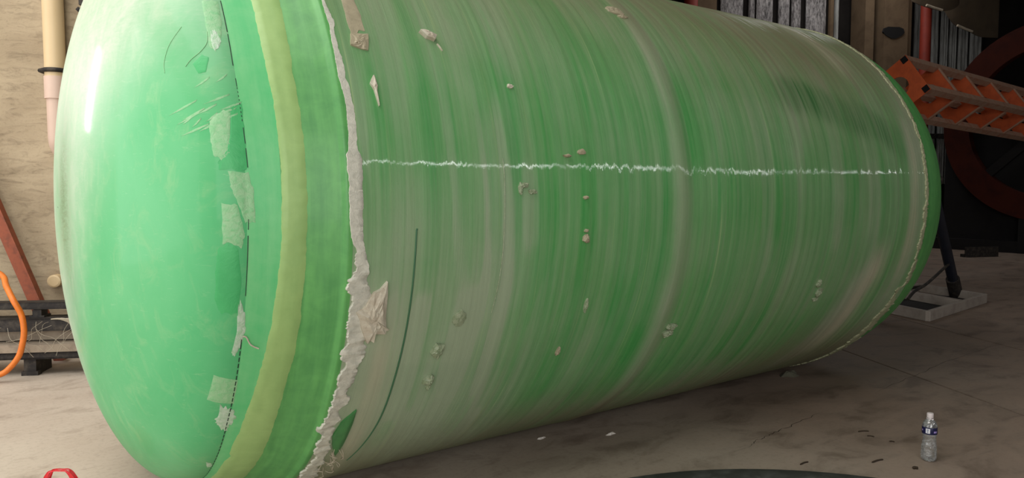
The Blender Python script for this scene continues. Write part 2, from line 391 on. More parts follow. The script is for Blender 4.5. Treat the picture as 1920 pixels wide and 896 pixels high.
# columns in front of the back wall
def column(name, parts):
    v, f = join([box_vf(hp((a + b) / 2, (c + d) / 2, HT / 2), HAX, ((b - a) / 2, (d - c) / 2, HT / 2)) for a, b, c, d in parts])
    return struct(mesh(name, v, f, MAT['column'], None, False))
hbox('pier', 7.00, 7.53, 17.3, 17.99, 0, HT, MAT['column'], wall_back)
trim1 = column('trim_1', [(11.40, 11.64, 17.3, 17.9)])
trim2 = column('trim_2', [(11.78, 12.42, 17.1, 17.9), (12.44, 12.62, 17.25, 17.9)])
hbox('web_plate', 11.66, 11.77, 17.5, 17.9, 0, HT, MAT['blacksteel'], wall_back)
v = []; cc = hp(12.03, 17.08, 5.18)
for i in range(14):
    t = 2 * PI * i / 14; rr = 0.2 * (1 + 0.45 * abs(math.cos(t)) ** 3 + 0.12 * math.sin(3 * t))
    v.append(cc + KX * rr * math.cos(t) + ZX * rr * 0.72 * math.sin(t))
v2 = [p + JX * 0.05 for p in v]
mesh('hole', v + v2, [tuple(range(14))] + [(i, (i + 1) % 14, 14 + (i + 1) % 14, 14 + i) for i in range(14)], MAT['void'], trim2, False)
v, f = tube_vf([hp(12.75, 16.9, 0), hp(12.75, 16.9, HT)], 0.125, 16)
tag(mesh('riser_pipe', v, f, MAT['redpipe']), 'upright red painted pipe beside the brown column at the back wall', 'pipe')
v, f = tube_vf([hp(6.72, 16.9, 0), hp(6.72, 16.9, HT)], 0.16, 16)
tag(mesh('riser_pipe', v, f, MAT['redpipe']), 'red pipe just showing over the top edge of the tank', 'pipe')

# ------------------------------------------------------------------ the tank
TR = 1.25; TZ = 1.25; DA = 0.387; DR = 1.1475; XE = 4.145; EA = 1.092; ER = 1.235
def prof(x):
    x = np.asarray(x, float)
    r = np.interp(x, [0, .17, .272, .281, XE], [DR, 1.19, 1.236, TR, TR])
    r = np.where(x < 0, DR * np.sqrt(np.clip(1 - (x / DA) ** 2, 0, 1)), r)
    return np.where(x > XE, ER * np.sqrt(np.clip(1 - ((x - XE) / EA) ** 2, 0, 1)), r)
def pnorm(x):
    e = 1e-3; x = np.asarray(x, float)
    d = (prof(x + e) - prof(x - e)) / (2 * e); d = np.clip(d, -60, 60)
    L = np.sqrt(1 + d * d); return -d / L, 1 / L
def onsurf(x, th, off=0.0):
    """points on the tank: x along it, th round it in degrees (0 = the viewer's side, 90 = top), off above the surface"""
    x = np.asarray(x, float); t = np.radians(np.asarray(th, float)); r = prof(x); nx, nr = pnorm(x)
    return np.stack([x + nx * off, -(r + nr * off) * np.cos(t), TZ + (r + nr * off) * np.sin(t)], -1)
tank = thing('fibreglass_tank', 'huge green fibreglass tank with domed ends lying on its side on the floor', 'tank', (2.0, 0, 0))
def set_attr(o, name, data):
    data = np.asarray(data, np.float32)
    if data.ndim == 1:
        a = o.data.attributes.new(name, 'FLOAT', 'POINT'); a.data.foreach_set('value', data)
    else:
        a = o.data.attributes.new(name, 'FLOAT_VECTOR', 'POINT'); a.data.foreach_set('vector', data.ravel())
def grid_faces(nx, nt, wrap=True):
    i = np.arange(nx - 1)[:, None]; k = np.arange(nt if wrap else nt - 1)[None]
    a = i * nt + k; b = i * nt + (k + 1) % nt
    return np.stack([a, b, b + nt, a + nt], -1).reshape(-1, 4)
def revolve(name, xs, thetas, mat, off=None, extra=None):
    X, T = np.meshgrid(xs, thetas, indexing='ij'); O = off(X, T) if off else 0 * X
    P = onsurf(X, T, O).reshape(-1, 3)
    o = mesh(name, P, grid_faces(len(xs), len(thetas)), mat, tank)
    set_attr(o, 'wrap', np.stack([X.ravel(), np.radians(T.ravel()) * TR, 0 * X.ravel()], -1))
    if extra:
        for k, fn in extra.items(): set_attr(o, k, fn(X, T).ravel())
    return o
TH360 = np.linspace(-270, 90, 300, endpoint=False)
# near domed end
ph = np.linspace(0.004, PI / 2, 90); xd = -DA * np.cos(ph)
def sheen_dust(X, T):  # daylight sheen on the upper left painted into the colour, with dust film
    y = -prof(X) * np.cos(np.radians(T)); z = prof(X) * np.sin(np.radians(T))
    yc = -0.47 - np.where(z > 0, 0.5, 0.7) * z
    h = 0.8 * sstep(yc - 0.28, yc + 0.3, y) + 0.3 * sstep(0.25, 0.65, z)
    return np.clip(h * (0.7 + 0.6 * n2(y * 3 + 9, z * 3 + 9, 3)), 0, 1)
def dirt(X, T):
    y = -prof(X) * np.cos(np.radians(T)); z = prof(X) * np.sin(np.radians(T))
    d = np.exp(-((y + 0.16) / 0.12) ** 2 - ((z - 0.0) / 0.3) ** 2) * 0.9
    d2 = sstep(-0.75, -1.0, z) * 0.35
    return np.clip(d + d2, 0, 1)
revolve('end_dome', xd, TH360, MAT['dome'], None, {'haze': sheen_dust, 'dirt': dirt})
# bands between the dome and the wound wall
revolve('dome_rim', np.linspace(0, 0.10, 14), TH360, MAT['rim_green'])
revolve('green_band', np.linspace(0.10, 0.30, 30), TH360, MAT['flange'], lambda X, T: 0.0015 * (n1(X * 60) - 0.5))
# wound wall
NX = 560; xs = np.linspace(0.296, XE, NX); THC = np.linspace(-270, 90, 360, endpoint=False)
def ridges(X, T):
    sk = X + np.radians(T) * 0.012
    h = 0.0018 * (n1(sk * 30, 1) - 0.5) + 0.0006 * (n1(sk * 120, 2) - 0.5) + 0.006 * (n2(X * 2.2 + 40, T / 28 + 40, 5) - 0.5)
    h = h + 0.005 * np.exp(-((X - 1.865) / 0.05) ** 2)
    h = h + 0.0003 * (n2(X * 30 + 50, T / 2.2 + 300, 8) - 0.5)
    return h * sstep(0.296, 0.33, X)
def film(X, T):
    X = X + 0.03 * (n1(T / 12 + 60, 4) - 0.5)
    left = (1 - sstep(0.75, 1.12, X - 0.1 * sstep(0, -40, T))) * (0.16 + 0.40 * sstep(12, -18, T))
    seam = 0.35 * np.exp(-((X - 1.87) / 0.06) ** 4)
    right = 0.12 * sstep(2.3, 3.0, X)
    sweep = 0.95 * np.exp(-((X - 3.52 - 0.006 * (T + 30)) / 0.13) ** 2) * sstep(-6, -24, T) * (1 - sstep(-48, -60, T))
    up = 0.2 * sstep(5, 40, T)
    low = 0.35 * sstep(-38, -62, T)
    endr = 0.3 * sstep(3.85, 4.05, X) + 0.55 * np.exp(-((X - 0.3) / 0.16) ** 2) * sstep(-8, -20, T)
    base = 0.02 + 0.16 * n2(X * 2.4 + 7, T / 22 + 30, 9)
    pat = sstep(.48, .66, n2(X * 8 + 3, T / 34 + 20, 33)); base = base + 0.22 * pat * (1 - sstep(0.9, 1.3, X) * (1 - sstep(1.9, 2.6, X)) * 0.7)
    pat2 = sstep(.5, .6, n2(X * 22 + 3, T / 26 + 60, 35)); base = base + 0.3 * pat2 * (0.3 + 0.7 * (1 - sstep(0.9, 1.2, X))) * sstep(40, 5, T)
    pat3 = sstep(.45, .7, n2(X * 4 + 13, T / 18 + 70, 36)); base = base + 0.16 * pat3
    return np.clip(base + left + seam + right + sweep + up + low + endr, 0, 1.2)
def dust_shade(X, T):  # settled dust, plus lower and right-hand shade painted in dust colour
    top = sstep(18, 62, T + 9 * sstep(1.2, 3.4, X)) * (1 - sstep(150, 200, T))
    low = 0.8 * sstep(-36, -64, T + 6 * (n1(X * 4, 6) - 0.5) - 7 * sstep(1.6, 3.6, X))
    mid = 0.17 * sstep(1.7, 3.0, X) + 0.25 * np.exp(-((X - 1.885) / 0.05) ** 2)
    return np.clip(0.8 * top + low + mid + 0.12 * n2(X * 3, T / 14 + 50, 12), 0, 0.92)
def dark_reflection(X, T):  # dark reflection on the upper right, painted in as a mask
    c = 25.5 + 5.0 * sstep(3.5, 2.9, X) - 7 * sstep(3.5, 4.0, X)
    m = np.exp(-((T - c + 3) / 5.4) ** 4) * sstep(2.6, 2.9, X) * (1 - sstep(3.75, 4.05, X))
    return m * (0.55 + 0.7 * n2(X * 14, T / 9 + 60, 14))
def pale(X, T):
    m = np.exp(-((X - 3.60 - 0.0035 * (T + 30)) / 0.10) ** 2) * sstep(-8, -22, T) * (1 - sstep(-40, -56, T)) * 0.85
    m2 = 0.5 * np.exp(-((X - 3.98 - 0.001 * T) / 0.05) ** 2) * sstep(30, 10, T) * sstep(-30, -10, T)
    m3 = 0.45 * np.exp(-((X - 3.62) / 0.12) ** 2) * sstep(30, 44, T) * (1 - sstep(60, 75, T))
    m4 = 0.5 * np.exp(-((X - 0.44) / 0.05) ** 2) * sstep(-10, -26, T)
    return np.clip((m + m2 + m3 + m4) * (0.6 + 0.8 * n2(X * 20 + 5, T / 9 + 80, 52)), 0, 1)
revolve('wound_wall', xs, THC, MAT['cyl'], ridges, {'film': film, 'dust': dust_shade, 'clean': dark_reflection, 'pale': pale})
# far domed end
phr = np.linspace(0, PI / 2 - 0.004, 50)
revolve('end_dome', np.concatenate([[XE - 0.02], XE + EA * np.sin(phr)]), TH360, MAT['flange'])

# strips that run round the tank with their own ragged edges: table rows (angle, left x, right x)
def ring_strip(name, table, mat, h, jag, n=1400, a0=-90.0, a1=95.0, seed=0, lump=None):
    t = np.array(sorted(table)); T = np.linspace(a0, a1, n)
    xl = np.interp(T, t[:, 0], t[:, 1]); xr = np.interp(T, t[:, 0], t[:, 2])
    jl, jr = jag(T) if callable(jag) else (jag, jag)
    xl = xl + jl * ((n1(T * .45 + 500, seed) - .5) * 0.9 + (n1(T * 1.3 + 500, seed + 1) - .5) * 0.6 + (n1(T * 4 + 2000, seed + 2) - .5) * 0.3)
    xr = xr + jr * ((n1(T * .5 + 700, seed + 3) - .5) * 1.0 + (n1(T * 1.4 + 900, seed + 4) - .5) * 0.6 + (n1(T * 4 + 2900, seed + 5) - .5) * 0.25)
    xr = np.maximum(xr, xl + 0.003)
    U = [0, 0.06, 0.3, 0.6, 0.92, 1.0]; HO = [-0.004, 1, 1, 1, 0.8, -0.004]
    cols = []
    for u, ho in zip(U, HO):
        x = xl + (xr - xl) * u
        hh = h * (0.6 + 0.5 * n2(T * 0.8 + 400, u * 3 + 11, seed + 6) + 0.35 * n2(T * 3 + 400, u * 9 + 11, seed + 9)) if ho > 0 else 0
        if lump is not None and ho > 0: hh = hh * lump(T, u)
        cols.append(onsurf(x, T, hh * ho if ho > 0 else np.full_like(T, -0.003)))
    P = np.stack(cols, 0); nt = len(T)
    o = mesh(name, P.reshape(-1, 3), grid_faces(len(U), nt, wrap=False), mat, tank)
    X = np.stack([xl + (xr - xl) * u for u in U], 0)
    set_attr(o, 'wrap', np.stack([X.ravel(), np.tile(np.radians(T) * TR, len(U)), 0 * X.ravel()], -1))
    return o
YEL = [(95, .0875, .1812), (35.25, .0875, .1812), (29.2, .0865, .1772), (21.4, .0896, .1728), (16.2, .0953, .1776), (11.1, .0979, .1798), (5.4, .098, .1798), (-2.6, .0951, .1772), (-10, .0883, .1729), (-17, .0774, .1697), (-22.7, .067, .1653), (-29.1, .0543, .155), (-35.2, .0418, .150), (-41, .0367, .149), (-44, .030, .149), (-48.2, .0317, .150), (-49.6, .040, .150), (-52, .026, .150), (-59.5, .026, .150), (-90, .03, .15)]
ring_strip('yellow_band', YEL, MAT['yellow'], 0.0022, 0.004, seed=20)
RES = [(95, .294, .3048), (33.5, .294, .3048), (29.9, .295, .3161), (25, .2906, .31), (20.5, .2909, .3178), (18.4, .2953, .323), (15.5, .3007, .3302), (12.3, .2957, .3324), (8.9, .2931, .3283), (8.3, .284, .336), (7.5, .2838, .341), (3.6, .2866, .3396), (-.25, .2873, .3391), (-3.4, .2906, .341), (-4.6, .2973, .3434), (-5.8, .3126, .346), (-7.4, .3176, .355), (-9, .2931, .3607), (-11.5, .2952, .3704), (-14.4, .2928, .3671), (-16.6, .2902, .3766), (-20.2, .2965, .3722), (-24, .2996, .3707), (-26, .2886, .3712), (-30.3, .2899, .353), (-36.4, .2863, .338), (-42.6, .300, .344), (-48.2, .31, .360), (-56.4, .31, .385), (-90, .30, .39)]
ring_strip('resin_edge', RES, MAT['resin'], 0.0032, lambda T: (0.005 + 0.022 * sstep(-3, -9, T), 0.007 + 0.022 * sstep(-6, -16, T)), n=2200, seed=40,
           lump=lambda T, u: 0.7 + 2.4 * sstep(-4, -10, T) * n2(T * 0.9 + 300, u * 3 + 8, 61))
REN = [(95, 4.09, 4.138), (39, 4.095, 4.14), (31, 4.098, 4.14), (27, 4.11, 4.16), (22.6, 4.112, 4.165), (15.6, 4.115, 4.15), (7, 4.105, 4.145), (-.5, 4.10, 4.142), (-11, 4.095, 4.15), (-18, 4.10, 4.19), (-23.9, 4.10, 4.22), (-25.6, 4.10, 4.21), (-26, 4.06, 4.10), (-30, 4.03, 4.08), (-30.5, 4.04, 4.16), (-38, 4.02, 4.13), (-46, 4.03, 4.16), (-60, 4.05, 4.14), (-90, 4.08, 4.14)]
ring_strip('resin_edge', REN, MAT['rimresin'], 0.005, 0.026, n=1300, seed=70)

# patches and lumps stuck on the tank
def blob(name, outline, mat, h, rings=6, sub=5, crumple=0.0, seed=0, edge=0.0008, jag=0.06):
    flat = h < 0.0016
    if flat: edge = 0.0005
    pts = [np.array(p, float) for p in outline]; ring = []
    for i in range(len(pts)):
        a, b = pts[i], pts[(i + 1) % len(pts)]
        for k in range(sub): ring.append(a + (b - a) * k / sub)
    R = np.array(ring); c = R.mean(0); m = len(R)
    rs = np.random.default_rng(seed)
    R = c + (R - c) * (1 + jag * (rs.random(m) - 0.5)[:, None] * 2)
    V = [onsurf(c[0], c[1], (edge + h * .3) if flat else h)]; W = [(c[0], math.radians(c[1]) * TR, 0)]
    for k in range(1, rings + 1):
        s = k / rings; q = c + (R - c) * s
        o = edge + (h * 0.3 if flat else h) * (1 - s ** 4) + crumple * (rs.random(m) - 0.4) * (1 if k < rings else 0.25)
        if k == rings: o = o * 0 + (0.0004 if flat else -0.002)
        elif k == rings - 1: q = c + (R - c) * 0.985; 
        V.extend(onsurf(q[:, 0], q[:, 1], o)); W.extend([(a, math.radians(b) * TR, 0) for a, b in q])
    F = [(0, 1 + k, 1 + (k + 1) % m) for k in range(m)]
    for k in range(rings - 1):
        for i in range(m): F.append((1 + k * m + i, 1 + (k + 1) * m + i, 1 + (k + 1) * m + (i + 1) % m, 1 + k * m + (i + 1) % m))
    o = mesh(name, np.array(V), F, mat, tank, smooth=crumple < 0.004); set_attr(o, 'wrap', np.array(W)); return o
def lab(o, s): o['label'] = s; return o
blob('resin_patch', [(-.056, 36), (-.0098, 35.9), (-.0116, 31.5), (-.0274, 27.3), (-.0464, 25.8), (-.0605, 27.1), (-.0598, 31.7)], MAT['pale'], 0.0007, seed=1)
blob('resin_patch', [(-.0508, 29.7), (-.0352, 29.9), (-.0253, 27.5), (-.0361, 26.4), (-.049, 25.9), (-.0539, 27.5)], MAT['palew'], 0.0012, seed=2, crumple=.0008)
blob('resin_patch', [(-.0858, 14.4), (-.0477, 15.9), (-.0282, 15.4), (-.0409, 9.2), (-.0592, 8), (-.0824, 8.9), (-.0873, 11.5)], MAT['pale'], 0.0007, seed=3)
lab(blob('resin_patch', [(-.0251, 16.3), (.0072, 17), (.0061, 10.4), (.0056, 6.5), (-.0688, 6.6), (-.0732, 7.7), (-.0501, 8.7), (-.0339, 12.1)], MAT['dgreen'], 0.0004, seed=4), 'darker green repair patch beside the seam')
blob('resin_patch', [(-.0471, 6.2), (.0097, 6.2), (.0218, 3.1), (.0225, -1.4), (-.0046, -1.6), (-.0247, 1.5), (-.0434, 3.95)], MAT['pale'], 0.0006, seed=5)
blob('resin_patch', [(-.0686, 1.5), (-.0264, 1.1), (-.005, -3.3), (-.0174, -5.4), (-.0497, -4.5), (-.0677, -4.8)], MAT['pale'], 0.0004, seed=6)
lab(blob('resin_patch', [(-.0798, -5.8), (-.0567, -4.6), (-.025, -5.4), (-.016, -10), (-.0217, -16), (-.0655, -16.1), (-.0852, -13.6), (-.0848, -8.4)], MAT['dgreen'], 0.0004, seed=7), 'rounded dark green repair patch')
blob('resin_patch', [(-.0213, -15), (-.013, -13.8), (.0037, -16.1), (.006, -19.1), (-.0056, -21.8), (-.0179, -23.9), (-.0294, -22.7), (-.0198, -18.8)], MAT['palew'], 0.0010, seed=8, crumple=.0006, jag=.15)
lab(blob('resin_patch', [(-.0705, -27.4), (.0011, -28.3), (.0013, -33.6), (-.0789, -32.9)], MAT['pale'], 0.0005, seed=9, jag=.02), 'pale square patch')
blob('resin_patch', [(-.037, -34), (.0008, -34.6), (.015, -37.3), (.0062, -38.8), (-.0011, -40.8), (-.0294, -39.3), (-.0446, -37.9), (-.0435, -36.5)], MAT['palew'], 0.0010, seed=10, crumple=.0008, jag=.2)
blob('resin_patch', [(-.0299, -51.8), (-.0095, -52.5), (.0015, -54.4), (-.016, -54.6)], MAT['palew'], 0.0014, seed=12, crumple=.0008)
lab(blob('resin_patch', [(-.1079, 24.3), (-.0836, 25.6), (-.0661, 24.8), (-.0797, 22.4), (-.0985, 22.4)], MAT['dgreen'], 0.0004, seed=13, jag=.03), 'small dark green patch')
for i in range(15):      # short pale brush strokes of fibre mat
    x0 = -0.15 + 0.13 * RNG.random(); t0 = 23.5 - 9 * RNG.random() + x0 * 20; L = 0.012 + 0.025 * RNG.random()
    blob('fibre_stroke', [(x0 - L, t0 - .25), (x0, t0 + .5), (x0 + L, t0 + 1.1), (x0 + L * .9, t0 + .8), (x0, t0 + .1)], MAT['pale'], 0.0004, rings=3, sub=2, seed=100 + i)
def arc_thread(name, pts, r, mat, off=0.002, n=8):
    P = [Vector(onsurf(a, b, off)) for a, b in spline2(pts, n)]; v, f = tube_vf(P, r, 6); return mesh(name, v, f, mat, tank)
def spline2(pts, n=8): return [(p.x, p.y) for p in spline([(a, b, 0) for a, b in pts], n)]
arc_thread('fibre_thread', [(-.0599, 29.6), (-.0651, 27.6), (-.085, 26.2), (-.1114, 25.2), (-.1261, 24.3)], .0011, MAT['pale'], .0008)
arc_thread('fibre_thread', [(-.12, 32.0), (-.155, 29.6), (-.172, 26.8), (-.174, 24.8)], .001, MAT['pale'], .0006)
arc_thread('fibre_thread', [(-.0006, -19.8), (.0105, -20), (.0249, -21.3), (.0496, -22)], .0026, MAT['film'], .004)
# marker line along the seam: one broken line of drawn dashes
def marker():
    V, F = [], []
    def dash(t0, t1, wd):
        n = max(2, int((t1 - t0) / 0.6) + 1); b = len(V)
        for t in np.linspace(t0, t1, n):
            xc = float(np.interp(t, [-60, -38.7, -21.8, -3.8, 5.5, 9.6, 23.5, 35.6, 90], [.003, -.006, -.004, .0027, .009, .0064, -.0036, -.001, 0]))
            for s in (-1, 1): V.append(onsurf(xc + s * wd, t, .0016))
        for i in range(n - 1): F.append((b + 2 * i, b + 2 * i + 1, b + 2 * i + 3, b + 2 * i + 2))
    t = -75.0
    while t < -22:
        dash(t, t + 0.85, .0016); t += 1.2
    for a, b, wd in ((-21.5, -20.4, .0014), (-13, -3.5, .0013), (-2.6, -1.0, .0011), (6.8, 9.8, .0011), (10.5, 13.0, .0011), (19.6, 21.0, .0011), (23.2, 29, .0012), (29.4, 36, .0015), (37, 60, .0014)): dash(a, b, wd)
    for k in range(9): dash(14 + k * .65, 14.3 + k * .65, .0011)
    return mesh('seam_mark', np.array(V), F, MAT['ink'], tank)
mk = lab(marker(), 'broken black marker line'); mk['kind'] = 'stuff'
# loose film, tape, chips and lumps on the wound wall
lab(blob('film_flap', [(.4248, -10.8), (.4307, -14.4), (.4367, -18), (.451, -18.7), (.4367, -19.2), (.3993, -19.2), (.3995, -20.4), (.3782, -20.5), (.3452, -17.9), (.327, -15.2), (.3547, -14.2), (.3812, -12.2)], MAT['film'], .020, rings=6, sub=2, crumple=.006, seed=21), 'crumpled pale film flap')
lab(blob('tape_strip', [(.3701, 60), (.4175, 60), (.4175, 34.9), (.4238, 31.9), (.4211, 28.5), (.3711, 27.8), (.3651, 30.3), (.3701, 34.4)], MAT['tape'], .003, seed=22), 'brownish tape strip')
blob('tape_strip', [(.3652, 27.9), (.4311, 28.3), (.4161, 25.1), (.3882, 25.3), (.3543, 25.8)], MAT['tape'], .008, rings=5, sub=3, crumple=.005, seed=23)
lab(blob('film_chip', [(.6366, 30.2), (.6571, 30.4), (.7027, 29.6), (.6899, 28.7), (.6598, 29.1)], MAT['film'], .022, rings=4, sub=2, crumple=.004, seed=24), 'curled pale film chip')
blob('film_chip', [(.4152, 21), (.4219, 19.7), (.4188, 18.4), (.4166, 16), (.4072, 18.4), (.3975, 19.4)], MAT['film'], .012, rings=4, sub=2, crumple=.005, seed=25)
blob('film_chip', [(.699, 28.2), (.706, 27.9), (.714, 26.9), (.708, 27.3)], MAT['film'], .006, rings=3, sub=2, seed=26)
lab(blob('bare_patch', [(.4018, -34.4), (.4053, -37.9), (.4056, -44.4), (.3991, -47.9), (.361, -43.6), (.3432, -40.3), (.3573, -37)], MAT['bare'], .0105, seed=27, rings=6, jag=.01), 'lens-shaped bare dark green patch')
def lump(x, t, rx, rt, h, mat, seed, cr=.004):
    rs = random.Random(seed); n = 9
    out = [(x + rx * math.cos(2 * PI * k / n) * rs.uniform(.7, 1.2), t + rt * math.sin(2 * PI * k / n) * rs.uniform(.7, 1.2)) for k in range(n)]
    return blob('resin_lump', out, mat, h, rings=5, sub=2, crumple=cr, seed=seed)
lump(.6698, -23.9, .03, 1.5, .018, MAT['lump'], 31); lump(.668, -30.3, .024, 1.2, .018, MAT['lump'], 32); lump(.674, -31.6, .012, .9, .010, MAT['lump'], 47)
lump(.734, -18.4, .03, 1.5, .010, MAT['lump'], 33, .001)
lump(1.9473, -26.9, .035, .8, .016, MAT['lump'], 34, .006); lump(1.94, -28.7, .035, .9, .016, MAT['lump'], 35, .006)
lump(3.1126, -23.4, .03, 1.2, .016, MAT['lump'], 36, .006); lump(3.08, -20.8, .02, 1.3, .012, MAT['lump'], 37, .006); lump(3.11, -25.5, .03, .8, .01, MAT['lump'], 48, .004)
lump(1.2852, 1.8, .014, .35, .014, MAT['tape'], 38); lump(1.2916, -5.7, .018, .9, .016, MAT['tape'], 39); lump(1.293, -4.2, .012, .35, .012, MAT['tape'], 49)
lump(1.2009, 9.2, .02, .3, .014, MAT['tape'], 40); lump(1.2806, 10, .022, .6, .008, MAT['tape'], 41, .002)
lump(1.351, -18.9, .01, 1.6, .010, MAT['lump'], 42); lump(1.2736, -28.6, .012, 1.0, .010, MAT['tape'], 43)
lump(.985, 4.0, .02, .6, .008, MAT['lump'], 44, .004); lump(1.02, 2.9, .024, .5, .008, MAT['lump'], 45, .004); lump(.965, 3.4, .01, 1.0, .008, MAT['lump'], 50, .004)
lump(.9777, 21.4, .014, .4, .006, MAT['film'], 46); lump(1.81, 46.3, .05, 1.6, .012, MAT['tape'], 51, .004); lump(1.83, 44.2, .03, .7, .012, MAT['tape'], 52, .004)
lab(arc_thread('film_crease', [(.5314, -2.9), (.5281, -4.4), (.5241, -17.4), (.5199, -28.5), (.5176, -38.3), (.5005, -46), (.4766, -51.8)], .0032, MAT['crease'], .0005), 'dark crease in the film')
lab(arc_thread('film_crease', [(.8923, 8.4), (.8945, 5.5), (.8932, 1.9), (.889, -10), (.875, -18)], .0016, MAT['lump'], .002), 'upright ridge in the film')
for i in range(12):      # loose glass threads at the ragged edge
    x0 = .36 + .05 * RNG.random(); t0 = -44 - 9 * RNG.random(); pts = [(x0, t0)]
    for k in range(4): pts.append((pts[-1][0] + .035 * (RNG.random() - .5), pts[-1][1] - 1.6 * RNG.random()))
    P = [Vector(onsurf(a, b, .006 + .02 * math.sin(PI * j / 32))) for j, (a, b) in enumerate(spline2(pts, 8))]
    v, f = tube_vf(P, .0012, 5); mesh('fibre_thread', v, f, MAT['thread'], tank)

# ------------------------------------------------------------------ water bottle on the floor
M = MT('clear_plastic', (235, 238, 238), 0.06, spec=0.5)
gl = M.n('ShaderNodeBsdfGlossy'); gl.inputs['Roughness'].default_value = 0.06
tr = M.n('ShaderNodeBsdfTransparent'); tr.inputs[0].default_value = (0.93, 0.95, 0.95, 1)
fr = M.n('ShaderNodeFresnel'); fr.inputs[0].default_value = 1.5
mx = M.n('ShaderNodeMixShader'); f2 = M.math('ADD', M.math('MULTIPLY', fr.outputs[0], 1.5), 0.10, clamp=True)
M.put(mx.inputs[0], f2); M.t.links.new(tr.outputs[0], mx.inputs[1]); M.t.links.new(gl.outputs[0], mx.inputs[2])
bmp = M.bump(M.noise(M.obj(), 60, 3, 0.5), 0.35, 0.004); M.t.links.new(bmp.outputs[0], gl.inputs['Normal'])
df = M.n('ShaderNodeBsdfTranslucent'); df.inputs[0].default_value = srgb(236, 236, 236); d2 = M.n('ShaderNodeBsdfDiffuse'); d2.inputs[0].default_value = srgb(236, 236, 236)
m2 = M.n('ShaderNodeMixShader'); m2.inputs[0].default_value = 0.5; M.t.links.new(df.outputs[0], m2.inputs[1]); M.t.links.new(d2.outputs[0], m2.inputs[2])
m3 = M.n('ShaderNodeMixShader'); M.put(m3.inputs[0], M.ramp(M.noise(M.scale(M.obj(), (1, 1, 1.6)), 45, 4, 0.6), 0.42, 0.72, 0.10, 0.55)); M.t.links.new(mx.outputs[0], m3.inputs[1]); M.t.links.new(m2.outputs[0], m3.inputs[2])
M.t.links.new(m3.outputs[0], M.t.nodes['Material Output'].inputs[0]); MAT['pet'] = M.m
MAT['cap'] = MT('white_cap_plastic', (206, 196, 194), 0.5).m
MAT['navy'] = m_plain('navy_label', (24, 26, 66), 0.35, var=0.2, sc=40)
MAT['labelwhite'] = MT('white_label_print', (214, 214, 218), 0.4).m
MAT['labelgrey'] = MT('grey_label_print', (120, 128, 150), 0.4).m
MAT['labelviolet'] = MT('violet_label_print', (146, 130, 190), 0.4).m
bx, by = 3.067, -1.785
bottle = thing('water_bottle', 'clear plastic water bottle with navy label standing on the concrete floor', 'bottle', (bx, by, 0))
bp = [(.012, .006), (.024, .0), (.033, .004), (.0355, .014), (.0355, .04), (.0335, .05), (.0355, .058), (.0345, .07), (.0315, .09), (.029, .105), (.0305, .12), (.0335, .134), (.0335, .168), (.0325, .174), (.029, .186), (.021, .198), (.0135, .205), (.0125, .212), (.0125, .214)]
V, F = lathe_vf(bp, (bx, by, 0), 32)
V = [Vector(v) for v in V]
for v in V:        # feet and waist flutes
    a = math.atan2(v.y - by, v.x - bx); r = math.hypot(v.x - bx, v.y - by)
    s = 1.0
    if v.z < .05: s -= 0.09 * (1 - v.z / .05) * (0.5 + 0.5 * math.cos(5 * a))
    if .055 < v.z < .12: s -= 0.05 * (0.5 + 0.5 * math.cos(8 * a + v.z * 60))
    v.x = bx + r * s * math.cos(a); v.y = by + r * s * math.sin(a)
mesh('bottle_body', V, F, MAT['pet'], bottle)
V, F = lathe_vf([(.0165, .205), (.0165, .208), (.013, .208)], (bx, by, 0), 24); mesh('neck_ring', V, F, MAT['cap'], bottle, False)
cp = [(.0145, .211), (.0148, .213), (.0148, .231), (.0135, .234), (.004, .235)]
V, F = lathe_vf(cp, (bx, by, 0), 36); mesh('cap', V, F, MAT['cap'], bottle)
V, F = lathe_vf([(.0338, .134), (.0341, .135), (.0341, .167), (.0338, .168)], (bx, by, 0), 48); label = mesh('label', V, F[:-2], MAT['navy'], bottle)
ang0 = math.atan2(CAM.y - by, CAM.x - bx)
def decal(name, a0, a1, z0, z1, mat, r=.0345, n=8):
    V, F = [], []
    for i in range(n + 1):
        a = ang0 + a0 + (a1 - a0) * i / n
        for z in (z0, z1): V.append(Vector((bx + r * math.cos(a), by + r * math.sin(a), z)))
    for i in range(n): F.append((2 * i, 2 * i + 2, 2 * i + 3, 2 * i + 1))
    return mesh(name, V, F, mat, label)
decal('label_print', -.50, .06, .140, .163, MAT['labelwhite'])
decal('label_print', -.34, -.12, .153, .159, MAT['labelgrey'], .0348); decal('label_print', -.30, -.16, .144, .151, MAT['labelgrey'], .0348)
decal('label_print', .55, 1.05, .143, .152, MAT['labelviolet'])
decal('label_print', -1.2, -.95, .148, .156, MAT['labelviolet'])

# ------------------------------------------------------------------ red bag at the left
gx, gy = -0.416, 0.02
bag = thing('plastic_bag', 'red plastic carrier bag with looped handles standing on the floor', 'bag', (gx, gy, 0))
rx_ = Vector((0.8042, -0.5944, 0)); dy_ = Vector((0.5944, 0.8042, 0))
V, F = [], []; NB = 28
lv = [(0, .085, .05), (.01, .095, .062), (.05, .1, .065), (.09, .092, .055), (.125, .078, .03), (.145, .07, .014)]
for z, a, b in lv:
    for k in range(NB):
        t = 2 * PI * k / NB; wv = 1 + .10 * (n2(k * .9 + 5, z * 40 + 3, 2) - .5) + .06 * math.sin(5 * t + z * 30)
        V.append(Vector((gx, gy, z)) + rx_ * a * wv * math.cos(t) + dy_ * b * wv * math.sin(t))
for i in range(len(lv) - 1):
    for k in range(NB): F.append((i * NB + k, i * NB + (k + 1) % NB, (i + 1) * NB + (k + 1) % NB, (i + 1) * NB + k))
F.append(tuple(range(NB - 1, -1, -1)))
mesh('bag_body', V, F, MAT['red'], bag)
